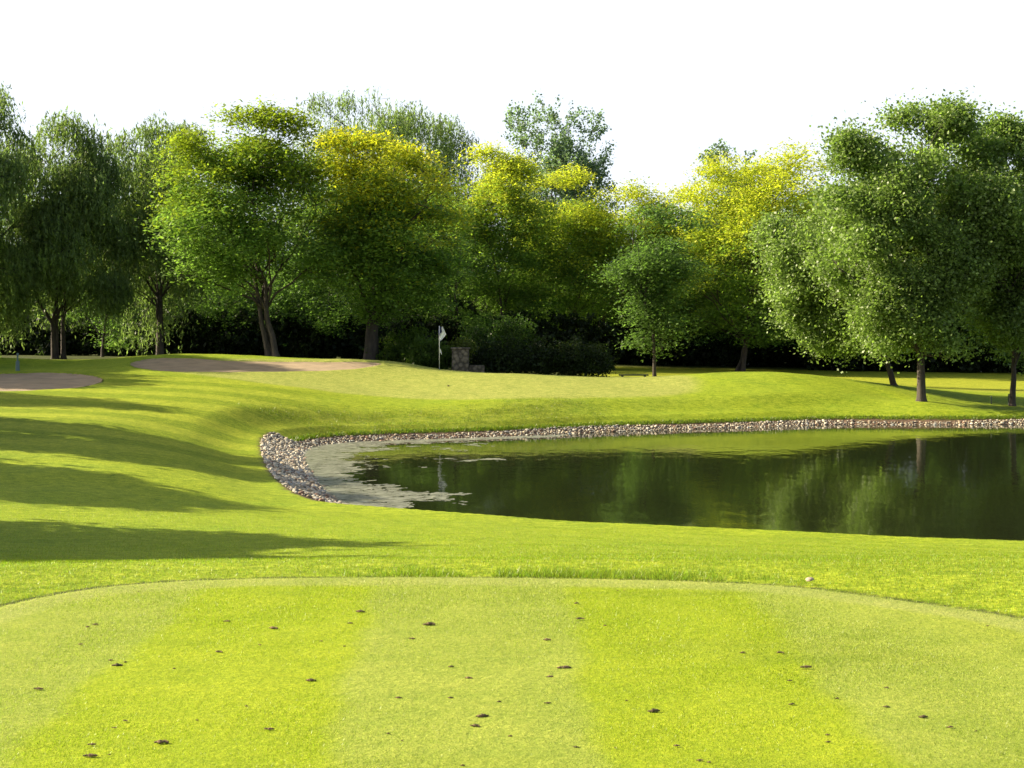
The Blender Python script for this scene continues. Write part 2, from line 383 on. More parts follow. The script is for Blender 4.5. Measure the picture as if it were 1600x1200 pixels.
# ------------------------------------------------------------------ water and its film of pollen
def water_mat():
    m = N('water')
    m.b.inputs['Base Color'].default_value = (.012, .016, .006, 1); m.b.inputs['Roughness'].default_value = .035
    m.b.inputs['IOR'].default_value = 1.33; m.b.inputs['Specular IOR Level'].default_value = .62
    a = m.noise(1.6, 3, .5, stretch=(1, .55, 1)); b = m.noise(9, 2, .5)
    m.bump(m.math('ADD', a, m.math('MULTIPLY', b, .10)), .16, .05)
    return m.m
wl = POND.min(0) - 4; wh = POND.max(0) + 4
o = np_obj('water', [(wl[0], wl[1], 0), (wh[0], wl[1], 0), (wh[0], wh[1], 0), (wl[0], wh[1], 0)], [[0, 1, 2, 3]], water_mat()); tag(o, kind='structure')
ax = np.arange(-7.6, 6.5, .05); ay = np.arange(26, 52, .06)
AX, AY = np.meshgrid(ax, ay); fx, fy = AX.ravel(), AY.ravel()
q = sdf(fx, fy, POND); fpx = 800 + F * fx / fy
fn = fbm(fx * .8, fy * .9, .9, 31) + .7 * fbm(fx, fy * 1.2, 3.2, 32) + .35 * fbm(fx, fy, 11, 33)
thr = np.interp(fpx, [470, 500, 545, 600, 650, 720, 830, 960, 1060], [-3, -1.5, -.55, .15, .5, .72, .92, 1.1, 3])
thr = thr + sstep(33.5, 37, fy) * sstep(41, 37.5, fy) * sstep(520, 600, fpx) * 1.2       # open dark water in the middle
thr = np.where(fy < 33.5, thr - .35 * sstep(740, 600, fpx), thr)
dist_far = -q; thr = np.where((fy > 44) & (dist_far < 1.0) & (fpx < 900), thr - 1.0, thr)
keep = (fn + rng.normal(0, .13, len(fn)) > thr) & (q < .1)
J = np.arange(fx.size).reshape(AX.shape)
Fb = np.stack([J[:-1, :-1], J[:-1, 1:], J[1:, 1:], J[1:, :-1]], -1).reshape(-1, 4); Fb = Fb[keep[Fb].sum(1) >= 3]
used, inv = np.unique(Fb, return_inverse=True); Fb = inv.reshape(-1, 4)
m = N('pollen_film'); a = m.noise(8, 4, .65); m.l(m.ramp(a, [(.35, (.17, .185, .13)), (.65, (.30, .31, .24))]), m.b.inputs['Base Color']); m.b.inputs['Roughness'].default_value = .35
tp_ = m.n('ShaderNodeBsdfTransparent'); ms_ = m.n('ShaderNodeMixShader'); m.l(m.ramp(m.noise(2.5, 5, .7), [(.4, .15), (.62, .62)]), ms_.inputs[0])
m.l(m.b.outputs[0], ms_.inputs[1]); m.l(tp_.outputs[0], ms_.inputs[2]); m.l(ms_.outputs[0], m.out.inputs[0])
jx = rng.uniform(-.03, .03, len(used))
o = np_obj('algae_film', np.stack([fx[used] + jx, fy[used] + rng.uniform(-.04, .04, len(used)), np.full(len(used), .004)], 1), Fb, m.m); tag(o, 'pale grey green film of algae and pollen on the left end of the pond', 'algae', kind='stuff')

# ------------------------------------------------------------------ stones
def ico(sub):
    bm = bmesh.new(); bmesh.ops.create_icosphere(bm, subdivisions=sub, radius=1); bm.verts.ensure_lookup_table()
    V = np.array([v.co[:] for v in bm.verts]); Fi = np.array([[v.index for v in f.verts] for f in bm.faces]); bm.free(); return V, Fi
IV, IF = ico(2)
def stone_v(seed):
    r = np.random.default_rng(seed); V = IV.copy()
    for _ in range(9):
        d = unit(r.normal(size=3)); h = r.uniform(.55, .85); dd = V @ d; V -= np.outer(np.maximum(dd - h, 0), d) * .9
    return V * np.array([r.uniform(.85, 1.25), r.uniform(.7, 1), r.uniform(.5, .75)])
def stone_mat():
    m = N('stone'); at = m.n('ShaderNodeAttribute', _attribute_name='tint').outputs['Color']
    oi = m.n('ShaderNodeObjectInfo')
    a = m.noise(22, 4, .6)
    c1 = m.mix(at, m.ramp(a, [(.3, .7), (.7, 1.2)]), .7, 'MULTIPLY')
    m.l(c1, m.b.inputs['Base Color']); m.b.inputs['Roughness'].default_value = .8; m.bump(a, .5, .02); return m.m
STONE = stone_mat()
SC = [((.50,.45,.34), 'pale cream'), ((.33,.27,.18), 'tan'), ((.19,.165,.13), 'grey brown'), ((.24,.15,.10), 'reddish brown'), ((.38,.37,.32), 'light grey')]
SP = np.array([.33, .27, .16, .08, .16])
p, nr = along(90000)
off = rng.uniform(-.25, 1.25, len(p)); q = p + OUT * nr * off[:, None]
qs = sdf(q[:, 0], q[:, 1], POND)
k = ((q[:, 1] > 45) | (q[:, 0] < -3.1)) & (np.abs(q[:, 0]) < 34) & (q[:, 1] > 29.5) & (qs > -.28) & (qs < 1.22)
wid_ = np.where((q[:, 0] < -2.6) & (q[:, 1] < 45.5), 1.22, .40 + .08 * np.sin(q[:, 0] * .7) + .08 * np.sin(q[:, 0] * .23 + 1)); k &= (qs < wid_) & (qs > np.where(q[:, 1] > 45, -.08, -.28))
k &= ~((q[:, 0] > 14) & (rng.random(len(q)) < .35))
k &= ~((q[:, 0] > -6.6) & (q[:, 0] < -4.8) & (q[:, 1] > 44) & (qs > .75) & (rng.random(len(q)) < .8))
q = q[k]
cell = {}; sel = []
rad = (.045 + .075 * rng.random(len(q)) ** 2.2) * np.where(q[:, 1] > 45.5, .7, .74)
for i in range(len(q)):
    kx, ky = int(math.floor(q[i, 0] / .25)), int(math.floor(q[i, 1] / .25)); ok = True
    for a_ in (-1, 0, 1):
        for b_ in (-1, 0, 1):
            for j in cell.get((kx + a_, ky + b_), ()):
                if (q[i, 0] - q[j, 0]) ** 2 + (q[i, 1] - q[j, 1]) ** 2 < ((rad[i] + rad[j]) * .78) ** 2: ok = False; break
            if not ok: break
        if not ok: break
    if ok: cell.setdefault((kx, ky), []).append(i); sel.append(i)
q, rad = q[sel], rad[sel]
qz, qs, _ = height(q[:, 0], q[:, 1])
order = np.argsort(-(rad * F / q[:, 1]) * ((np.abs(q[:, 0]) < q[:, 1] * .363)))
big, rest = order[:300], order[300:]
variants = [stone_v(100 + i) for i in range(8)]
vmesh = {}
def stone_color(): return int(rng.choice(5, p=SP))
for i in big:
    vi = int(rng.integers(8)); ci = stone_color()
    if (vi, ci) not in vmesh:
        vmesh[(vi, ci)] = np_mesh('stone', variants[vi], IF, STONE, col=np.tile(np.array(SC[ci][0]), (len(IV), 1)))
    o = bpy.data.objects.new('stone', vmesh[(vi, ci)]); link(o)
    o.location = (q[i, 0], q[i, 1], qz[i] + rad[i] * .25); o.scale = (rad[i],) * 3; o.rotation_euler = (rng.uniform(-.5, .5), rng.uniform(-.5, .5), rng.uniform(0, 6.28))
    tag(o, SC[ci][1] + ' stone in the stone bank round the left end of the pond', 'stone', SC[ci][1] + ' stones of the bank at the left end of the pond')
V, Fs, C_ = [], [], []
for jn, i in enumerate(rest):
    vv = variants[int(rng.integers(8))]; a = rng.uniform(0, 6.28); ca, sa = math.cos(a), math.sin(a)
    vv = np.stack([vv[:, 0] * ca - vv[:, 1] * sa, vv[:, 0] * sa + vv[:, 1] * ca, vv[:, 2]], 1) * rad[i] + np.array([q[i, 0], q[i, 1], qz[i] + rad[i] * .25])
    V.append(vv); Fs.append(IF + jn * len(IV)); C_.append(np.tile(np.array(SC[stone_color()][0]) * rng.uniform(.7, 1.2), (len(IV), 1)))
o = np_obj('shore_stones', np.concatenate(V), np.concatenate(Fs), STONE, col=np.concatenate(C_)); tag(o, 'narrow band of mixed stones along the far edge of the pond', 'stones', kind='stuff')
print('stones', len(sel))

# ------------------------------------------------------------------ trees
def tube(pts, rad, ns=6):
    pts = np.asarray(pts, float); m = len(pts); t = unit(np.gradient(pts, axis=0))
    ref = np.tile(np.array([.31, .95, .05]), (m, 1)); u = unit(np.cross(t, ref)); v = np.cross(t, u)
    a = np.linspace(0, 2 * np.pi, ns, endpoint=False)
    V = (pts[:, None] + (u[:, None] * np.cos(a)[None, :, None] + v[:, None] * np.sin(a)[None, :, None]) * np.asarray(rad)[:, None, None]).reshape(-1, 3)
    i = np.arange(m - 1)[:, None] * ns; j = np.arange(ns)[None]; j2 = (j + 1) % ns
    return V, np.stack([i + j, i + j2, i + ns + j2, i + ns + j], -1).reshape(-1, 4)
def curve(a, b, sag=0.0, wob=.06, m=6):
    t = np.linspace(0, 1, m)[:, None]; L = np.linalg.norm(b - a)
    p = a * (1 - t) + b * t; p[:, 2] += sag * L * np.sin(np.pi * t[:, 0])
    p[1:-1] += rng.normal(0, wob * L * .5, (m - 2, 3)); return p
def leafset(C0, size, D=None, asp=.5, flat=0.0):
    """rhombic leaves at C0; D optional long-axis direction"""
    n = len(C0)
    nrm = rng.normal(size=(n, 3)); nrm[:, 2] += flat * np.sign(nrm[:, 2] + 1e-9) * 2.0; nrm = unit(nrm)
    if D is None: D = rng.normal(size=(n, 3))
    u = unit(np.cross(nrm, np.cross(D, nrm) + 1e-6)); v = np.cross(nrm, u)
    s = (size * rng.uniform(.45, 1.6, n))[:, None]
    return np.stack([C0 - u * s, C0 + v * s * asp, C0 + u * s, C0 - v * s * asp], 1)
STY = {
 'locust': dict(leaf=.088, asp=.5, flat=.6, sx=.55, sz=.16, k=40, drop=0),
 'maple':  dict(leaf=.072, asp=.7, flat=.15, sx=.34, sz=.24, k=42, drop=0),
 'willow': dict(leaf=.11, asp=.28, flat=0, sx=.22, sz=0, k=46, drop=1),
 'poplar': dict(leaf=.10, asp=.7, flat=0, sx=.28, sz=.4, k=22, drop=-1),
 'shrub':  dict(leaf=.06, asp=.6, flat=0, sx=.16, sz=.14, k=30, drop=0)}
_ph = np.random.default_rng(99).uniform(0, 6.28, (12, 3)); _dr = unit(np.random.default_rng(98).normal(size=(12, 3)))
def fbm3(p):
    o = np.zeros(len(p))
    for i in range(12):
        f = (1.6, 3.1)[i % 2] * (1 + .1 * i); o += np.sin(p @ _dr[i] * f + _ph[i, 0] + 1.3 * np.sin(p @ _dr[(i + 5) % 12] * f * .7 + _ph[i, 1])) / (1 + .5 * (i % 2))
    return o / 3
def crown_leaves(blobs, style, nleaf, col, tip=None, ztop=None, leafscale=1.0, hole=-.05, clump=1.3, yel=0.):
    st = STY[style]; nleaf = nleaf * {'willow': 3.4, 'locust': 3.7, 'maple': 3.9, 'poplar': 2.8, 'shrub': 1.2}[style] * (1.45 if clump > 0 else 1); vol = np.array([(r ** 1).prod() ** (2 / 3) for _, r in blobs]); share = vol / vol.sum()
    Vs, Cs = [], []; clus_all = []
    zs = np.array([b[0][2] + b[1][2] for b in blobs]); zmax = zs.max(); zmin = min(b[0][2] - b[1][2] for b in blobs)
    cen = np.average(np.array([b[0] for b in blobs]), axis=0, weights=share); ext = np.array([zmax - zmin] * 3) * .5
    for (bc, br), sh_ in zip(blobs, share):
        nc = max(3, int(nleaf * sh_ / st['k']))
        u = unit(rng.normal(size=(nc, 3))); rr = rng.uniform(.40, 1.0, nc) + np.abs(rng.normal(0, .13, nc))
        # lumpy blob surface
        lump = 1 + .22 * np.sin(u[:, 0] * 5 + bc[0]) * np.sin(u[:, 1] * 5 + bc[1]) + .2 * np.sin(u[:, 2] * 6 + bc[2])
        cc = bc + u * br * (rr * lump)[:, None]
        if clump > 0:
            e1 = fbm3(cc * (1.0 / clump)); keep_ = e1 > hole; cc = cc[keep_]; u = u[keep_]; nc = len(cc)
            if nc < 2: cc = bc + rng.normal(0, .2, (2, 3)); u = unit(rng.normal(size=(2, 3))); nc = 2
        clus_all.append(cc[:5]); k = st['k']; ci = np.repeat(np.arange(nc), k); m = len(ci)
        csz = rng.uniform(.55, 1.4, nc)[ci][:, None]
        if st['drop'] == 1:
            ns = 5; strand = rng.integers(0, ns, m); so = rng.normal(0, .30, (nc, ns, 3)); so[..., 2] = np.abs(so[..., 2]) * .5
            Ls = rng.uniform(.7, 2.3, (nc, ns)); t = rng.random(m)
            sway = rng.normal(0, .08, (nc, ns, 2))
            P0 = cc[ci] + so[ci, strand]; P0[:, 2] -= t * Ls[ci, strand]; P0[:, :2] += sway[ci, strand] * t[:, None] + so[ci, strand][:, :2] * np.sqrt(t)[:, None] * .6
            P0 += rng.normal(0, .035, (m, 3)); D = np.tile([0, 0, -1.0], (m, 1)) + rng.normal(0, .3, (m, 3))
        elif st['drop'] == -1:
            up = unit(u * .8 + np.array([0, 0, 1.1])); t = rng.uniform(-.2, 1.3, m)
            P0 = cc[ci] + up[ci] * t[:, None] * .8 + rng.normal(0, .14, (m, 3)); D = None
        else:
            g = rng.normal(size=(m, 3)) * np.array([st['sx'], st['sx'], st['sz']]) * csz
            outw = unit(cc - cen); tilt = (g[:, :2] * outw[ci][:, :2]).sum(1)
            g[:, 2] -= .28 * tilt if st['flat'] > .4 else 0.1 * tilt
            P0 = cc[ci] + g; D = None
        q = leafset(P0, st['leaf'] * leafscale, D, st['asp'], st['flat'])
        Vs.append(q.reshape(-1, 3))
        cb = np.array(col) * rng.normal(1, .16, (nc, 1)).clip(.6, 1.5)
        cl = cb[ci] * rng.normal(1, .15, (m, 1)).clip(.5, 1.6)
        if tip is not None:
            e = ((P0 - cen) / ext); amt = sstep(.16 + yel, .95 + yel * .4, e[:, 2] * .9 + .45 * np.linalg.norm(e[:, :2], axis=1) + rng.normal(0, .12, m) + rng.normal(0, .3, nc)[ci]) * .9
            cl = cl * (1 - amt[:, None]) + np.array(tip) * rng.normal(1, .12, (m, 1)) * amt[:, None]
        Cs.append(np.repeat(cl, 4, 0))
    V = np.concatenate(Vs); return V, np.arange(len(V)).reshape(-1, 4), np.concatenate(Cs), clus_all
def make_tree(name, px, d, style, env, nleaf, col, label, cat='tree', hole=-.05, clump=1.3, pw=2.3, yel=0., group=None, extra=(), tip=None, tr=.18, nb=12, lean=0, stems=1, mat=None,
              leafscale=1.0, seed=None, depth=1.0, forkz=None, show=.5):
    """env = (px0, px1, ytop, ybot) crown extents in the photo's pixels; extra = [(px,py,rpx)] boughs"""
    global rng
    if seed is not None: rng = np.random.default_rng(seed)
    k = d / F
    b = np.array([(px - 800) * k, d, 0.]); b[2] = hgt(b[0], d) - .05
    x0, x1, yt, yb = env
    if show: w__ = (x1 - x0) * .13; x0 -= w__; x1 += w__; yb += show * 70
    nb = int(nb * 1.5)
    cc = np.array([((x0 + x1) / 2 - 800) * k, d, H - ((yt + yb) / 2 - HZ) * k]); R = np.array([(x1 - x0) / 2 * k, (x1 - x0) / 2 * k * depth, (yb - yt) / 2 * k])
    blobs = []
    gold = np.pi * (3 - 5 ** .5)
    for i in range(nb):
        zz = 1 - 2 * (i + .5) / nb; rr = math.sqrt(1 - zz * zz); a = gold * i + rng.uniform(-.3, .3)
        u = np.array([rr * math.cos(a), rr * math.sin(a), zz]); u = u / (np.abs(u) ** pw).sum() ** (1 / pw); br = R * .34 * rng.uniform(.65, 1.25); br[2] = min(br[2], br[0] * 1.1)
        blobs.append((cc + u * (R - br) * rng.uniform(.72, 1.2), br))
    blobs.append((cc + R * np.array([0, 0, .1]), R * .42))
    for e in extra:
        r_ = e[2] * k; rz = (e[3] if len(e) > 3 else e[2]) * k
        off = rng.uniform(-.5, .35) * R[1] * .7
        blobs.append((np.array([(e[0] - 800) * k, d + off, H - (e[1] - HZ) * k]), np.array([r_, r_ * 1.1, rz])))
    root = empty(name, b.tolist()); tag(root, label, cat, group)
    V, Fl, Cl, clus = crown_leaves(blobs, style, nleaf, col, tip, leafscale=leafscale, hole=hole, clump=clump, yel=yel)
    # wood
    TV, TF, o_ = [], [], 0
    def add(p, r, ns=6):
        nonlocal o_
        v, f = tube(p, r, ns); TV.append(v); TF.append(f + o_); o_ += len(v)
    top = cc + np.array([lean * .5, 0, R[2] * .55])
    fork = (forkz if forkz is not None else max(cc[2] - R[2] * 1.0, b[2] + 1.2))
    trunks = []
    for s_i in range(stems):
        tt = top + (rng.normal(0, R[0] * .35, 3) * np.array([1, 1, .3]) if stems > 1 else 0)
        a0 = b + (rng.normal(0, tr * 1.2, 3) * np.array([1, 1, 0]) if stems > 1 else 0)
        f0 = np.array([b[0] + (tt[0] - b[0]) * .15, b[1] + (tt[1] - b[1]) * .15, fork])
        p = np.concatenate([[a0], [a0 + (f0 - a0) * .08], curve(a0 + (f0 - a0) * .15, f0, 0, .03, 4), curve(f0, tt, 0, .05, 6)[1:]])
        m = len(p); t0 = tr / (stems ** .45)
        r = t0 * np.interp(np.linspace(0, 1, m), [0, .1, .2, .5, 1], [1.35, 1.08, .97, .7, .15])
        add(p, r, 9); trunks.append((p, r))
    for bi, (bc, br) in enumerate(blobs):
        p, r = trunks[bi % len(trunks)]
        zt = bc[2] - np.linalg.norm((bc - p[-1])[:2]) * .75 - br[2] * .5
        zt = min(max(zt, fork - .1), p[-1][2]); j = int(np.argmin(np.abs(p[:, 2] - zt))); j = max(j, 3)
        s0 = p[j]; rr = min(r[j] * .6, .09 + .03 * np.linalg.norm(br))
        lp = curve(s0, bc, .06, .05, 6); add(lp, np.linspace(rr, rr * .28, 6), 5)
        for cpt in clus[bi][:5]: add(curve(lp[3] if rng.random() < .5 else lp[5], cpt, .03, .07, 4), np.linspace(rr * .35, .012, 4), 4)
    np_obj('trunk', np.concatenate(TV), np.concatenate(TF), BARK, root, smooth=True, origin=b)
    np_obj('crown', V, Fl, mat or LEAF, root, col=Cl, origin=b)
    return root
Gl = (.15, .24, .055); Gy = (.14, .225, .045); Yt = (.48, .48, .045); Gw = (.155, .21, .075); Gd = (.13, .21, .06); Gm = (.165, .235, .06); Gp = (.14, .20, .12)
# --- big group on the right
make_tree('ash_tree', 1440, 58.6, 'maple', (1305, 1560, 185, 555), 98000, Gm, 'tallest green tree of the right hand group, stout trunk nearest the pond', extra=[(1330,240,34),(1315,310,36),(1480,190,30),(1420,188,30),(1310,420,34),(1385,195,26),(1455,190,32),(1350,250,28),(1500,215,24),(1420,260,45),(1370,360,55),(1470,540,38),(1395,500,45),(1478,560,24),(1440,400,60),(1530,330,50)], tr=.20, nb=16, mat=GLEAF, leafscale=.85, seed=11, show=0, pw=2, hole=0.14, clump=1.25)
make_tree('ash_tree', 1397, 64, 'maple', (1215, 1420, 325, 560), 58000, (.18, .25, .07), 'low spreading green tree reaching left beside the tallest tree, slimmer trunk', extra=[(1222,365,26),(1230,430,32),(1260,480,34),(1300,515,30),(1330,545,18),(1240,400,36),(1290,360,40),(1250,410,52),(1285,460,54),(1335,510,44)], tr=.15, nb=12, mat=GLEAF, leafscale=.85, seed=12, show=0, pw=2, hole=0.1, clump=1.1)
make_tree('ash_tree', 1582, 60, 'maple', (1490, 1700, 205, 575), 54000, Gm, 'green tree at the right edge of the photo with short stakes at its foot', extra=[(1545,215,28),(1580,225,22),(1515,240,36),(1560,215,34),(1605,230,34),(1520,400,40),(1560,330,44),(1520,300,40),(1560,480,40)], tr=.14, nb=12, mat=GLEAF, leafscale=.85, seed=13, show=0, pw=2, hole=0.14, clump=1.25)
# --- locust row behind the green
LG = 'yellow tipped locust trees behind the green'
make_tree('locust_tree', 1158, 93, 'locust', (1065, 1300, 245, 500), 34000, Gy, 'widest yellow locust, left of the green group on the right, with several stems', tip=Yt, yel=-.35, extra=[(1075,445,28,12),(1110,430,30,14),(1060,300,24,18),(1120,270,35,25),(1180,262,38,24),(1240,255,36,22),(1285,262,28,22),(1230,320,50),(1150,340,50),(1100,500,45,25),(1190,520,40,22)], tr=.26, stems=3, nb=12, seed=14, group=LG)
make_tree('locust_tree', 925, 100, 'locust', (945, 1085, 300, 470), 20000, Gy, 'low thin yellow locust crown in the dip of the tree line', tip=Yt, extra=[(985,300,28,16),(1020,320,28,14),(1050,310,24,14),(960,380,40)], tr=.16, nb=9, seed=15, group=LG)
make_tree('locust_tree', 893, 97, 'locust', (825, 985, 280, 500), 22000, Gy, 'yellow locust under the tall pale poplar right of the flag', tip=Yt, yel=-.15, extra=[(850,288,30,18),(890,275,28,14),(945,295,30,16),(830,350,30,25)], tr=.2, nb=10, seed=16, group=LG)
make_tree('locust_tree', 785, 94, 'locust', (725, 855, 240, 490), 22000, Gy, 'yellow topped locust just right of the flag with a forked slim trunk', tip=Yt, extra=[(760,245,24,18),(795,265,28,16),(745,330,34,24),(820,310,28,20)], tr=.17, nb=10, stems=2, seed=17, group=LG)
make_tree('locust_tree', 578, 73, 'locust', (500, 720, 215, 490), 38000, Gy, 'broad yellow crowned locust left of the flag on a thick dark trunk', tip=(.48, .44, .025), extra=[(530,225,22,18),(575,235,34,20),(620,240,32,20),(660,265,30,20),(700,270,30,20),(540,265,30,20),(690,320,40,25),(600,320,60,30)], tr=.42, nb=12, seed=18, hole=.06, clump=1.7, forkz=4.2, group=LG)
make_tree('locust_tree', 420, 71, 'locust', (285, 520, 185, 450), 34000, Gl, 'broad leafy green locust behind the long bunker', tip=(.22, .26, .02), extra=[(375,190,28,20),(420,190,36,22),(310,230,30,22),(350,260,40,24),(470,200,30,22),(320,380,34,20),(290,430,26,16),(500,260,30,20),(380,450,34,20)], tr=.26, nb=12, stems=3, hole=.06, clump=1.7, seed=19)
make_tree('green_tree', 1025, 78, 'locust', (975, 1075, 330, 500), 6500, (.10, .165, .045), 'slim dark trunked green tree beside the low bench', extra=[(1000,350,38,26),(1052,340,36,22),(980,420,34,20),(1068,420,32,18),(1005,480,26,30),(1045,510,26,18),(1000,540,18,24),(1035,545,16,14)], tr=.14, nb=4, seed=20, show=.1, hole=.08, stems=2)
# --- back row
make_tree('willow_tree', 640, 112, 'willow', (480, 745, 170, 420), 42000, Gw, 'tallest grey green willow rising behind the yellow crowned locust', extra=[(500,165,18,14),(545,163,26,16),(590,168,28,16),(640,182,30,18),(690,188,28,20),(720,230,24,28),(530,200,34,24)], tr=.4, nb=13, hole=-.35, seed=21)
make_tree('poplar_tree', 850, 122, 'poplar', (790, 945, 185, 400), 16000, Gp, 'tall pale poplar with upswept open twigs above the yellow trees', extra=[(855,178,22,20),(885,195,20,18),(925,205,18,18),(810,200,18,18),(930,245,22,28),(820,230,24,20),(915,270,34,24)], tr=.22, nb=10, seed=22)
make_tree('dark_tree', 1140, 112, 'poplar', (1085, 1190, 245, 430), 12000, Gp, 'dark green tree top poking out above the widest yellow locust', extra=[(1150,245,18,14),(1120,255,14,14)], tr=.2, nb=9, seed=23)
make_tree('willow_tree', 250, 84, 'willow', (170, 335, 200, 470), 30000, Gw, 'slim willow between the two left hand willows and the green locust', extra=[(235,200,20,16),(290,205,22,16),(195,225,20,18),(330,210,16,14),(210,330,30,30)], tr=.26, nb=11, seed=24)
make_tree('willow_tree', 93, 80, 'willow', (30, 195, 190, 470), 34000, Gw, 'drooping willow at left with its dark stems showing against the sky', extra=[(60,205,20,18),(110,192,26,16),(150,215,22,18),(40,235,20,18),(175,260,22,26),(170,430,30,30)], tr=.26, stems=3, nb=11, seed=25)
make_tree('willow_tree', -30, 77, 'willow', (-150, 40, 160, 480), 40000, Gw, 'tall willow cut off by the left edge of the photo', extra=[(0,180,22,28),(20,215,30,30),(-20,150,26,24),(30,420,30,40),(35,250,30,30)], tr=.3, nb=12, seed=26)
# --- darker trees filling in behind
for i, (px, d, env, nl) in enumerate([(20,118,(-90,110,300,520),13000),(160,112,(80,260,330,520),13000),(330,116,(240,400,340,540),12000),(500,112,(400,560,330,530),13000),
                         (700,110,(590,760,320,520),14000),(790,118,(720,880,370,540),12000),(950,112,(860,1010,400,545),12000),(1075,108,(990,1150,370,545),12000),
                         (1240,104,(1160,1330,310,540),15000),(1350,100,(1270,1430,300,545),14000),(1480,98,(1400,1560,280,550),14000),(1600,96,(1530,1700,300,560),14000)]):
    env = (env[0] - 15, env[1] + 15, env[2] - 25, env[3] + 10); nl = int(nl * 1.3)
    words = ['behind the willow at the left edge', 'between the two left hand willows', 'behind the left part of the green locust', 'behind and right of the green locust', 'behind the thick trunked yellow locust',
             'behind the forked slim locust', 'behind the locust under the poplar', 'behind the small tree by the bench', 'behind the widest yellow locust', 'behind the low spreading tree', 'behind the tallest right hand tree', 'behind the tree at the right edge']
    make_tree('shade_tree', px, d, 'maple' if i % 2 else 'locust', env, nl, Gd, 'dark shaded tree ' + words[i], group='dark trees filling the back of the belt', tr=.2, nb=9, seed=40 + i, leafscale=1.5)

for i, (px, d, env, nl, lab) in enumerate([(345, 92, (270, 420, 300, 500), 9000, 'in the gap left of the green locust'), (505, 90, (440, 570, 260, 500), 9000, 'in the gap between the green locust and the thick trunked one'),
        (715, 92, (650, 780, 270, 510), 9000, 'in the gap just behind the flagstick'), (865, 104, (800, 930, 300, 520), 8000, 'between the forked locust and the next one right'),
        (1085, 104, (1010, 1160, 300, 520), 9000, 'in the gap left of the widest yellow locust'), (160, 90, (110, 230, 260, 500), 8000, 'in the gap between the two left hand willows')]):
    make_tree('understory_tree', px, d, 'locust', env, nl, (.12, .20, .045), 'slender mid green tree ' + lab, group='slender trees between the large crowns', tr=.12, nb=8, seed=140 + i, hole=.0, tip=(.2, .27, .04))
# trees outside the left edge whose shadows lie on the lawn
for i, (x, y, h, r) in enumerate([(-16.3, 16.6, 7.9, 2.5), (-15.6, 13.6, 6.8, 2.2), (-13.2, 18.9, 6.2, 2.0), (-21.0, 29.4, 8.0, 2.6), (-21.3, 36.0, 8.0, 1.2), (-22, 39.4, 8, .9), (-29, 48.5, 9, 2.0), (-33, 57.5, 10.5, 3.8), (-28.5, 66.5, 9.5, 3.0), (-34, 64, 11, 3.5)]):
    d = y; px = 800 + F * x / d; g0 = hgt(x, y); k = d / F
    yt = HZ - (g0 + h - H) / k; yb = HZ - (g0 + h * .22 - H) / k
    make_tree('shade_tree', px, d, 'maple', (px - r / k, px + r / k, yt, yb), 13000, Gm, 'leafy tree beyond the left edge, its shadow reaching across the lawn', group='trees beyond the left edge of the photo', tr=.2, nb=9, seed=70 + i, leafscale=1.6, show=0, hole=-.5)

# ------------------------------------------------------------------ hedges and shrubs
def shrub(name, label, blobs_px, d, nleaf, col, group=None, cat='bush', leafscale=1.0, tip=None, seed=1, deep=1.0):
    global rng
    rng = np.random.default_rng(seed); k = d / F; bl = []
    for (px, py, rx, ry) in blobs_px:
        bl.append((np.array([(px - 800) * k, d + rng.uniform(-.3, .3), H - (py - HZ) * k]), np.array([rx * k, rx * k * deep, ry * k])))
    cx = np.mean([b[0][0] for b in bl]); base_ = np.array([cx, d, hgt(cx, d)])
    root = empty(name, base_.tolist()); tag(root, label, cat, group)
    V, Fl, Cl, clus = crown_leaves(bl, 'shrub', nleaf, col, tip, leafscale=leafscale, clump=0)
    np_obj('foliage', V, Fl, LEAF, root, col=Cl, origin=base_)
    TV, TF, o_ = [], [], 0
    for (bc, br) in bl:
        g0 = np.array([bc[0], bc[1], hgt(bc[0], bc[1]) - .05])
        for s in range(4 if not TV else 0):
            v, f = tube(curve(g0, bc + rng.normal(0, .3, 3) * br, 0, .08, 5), np.linspace(.05, .015, 5), 5); TV.append(v); TF.append(f + o_); o_ += len(v)
    np_obj('stem', np.concatenate(TV), np.concatenate(TF), BARK, root, smooth=True, origin=base_)
Gs = (.05, .085, .016)
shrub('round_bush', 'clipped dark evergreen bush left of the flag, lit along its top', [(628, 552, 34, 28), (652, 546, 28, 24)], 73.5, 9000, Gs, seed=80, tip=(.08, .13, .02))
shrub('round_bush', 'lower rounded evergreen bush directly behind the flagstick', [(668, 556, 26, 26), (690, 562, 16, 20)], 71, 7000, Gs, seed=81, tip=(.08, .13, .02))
shrub('ivy_bush', 'yellow green bush arching over the left side of the stone pillar', [(712, 560, 9, 20), (722, 545, 16, 8)], 71.4, 3500, (.11, .13, .025), seed=82)
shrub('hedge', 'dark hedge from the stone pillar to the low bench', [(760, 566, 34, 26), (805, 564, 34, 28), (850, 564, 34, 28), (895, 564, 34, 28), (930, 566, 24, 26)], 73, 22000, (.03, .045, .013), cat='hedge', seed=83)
shrub('tall_shrub', 'light green shrub showing between the trunks right of the flag', [(745, 530, 22, 18), (800, 520, 30, 22)], 80, 5000, (.05, .09, .02), seed=84)
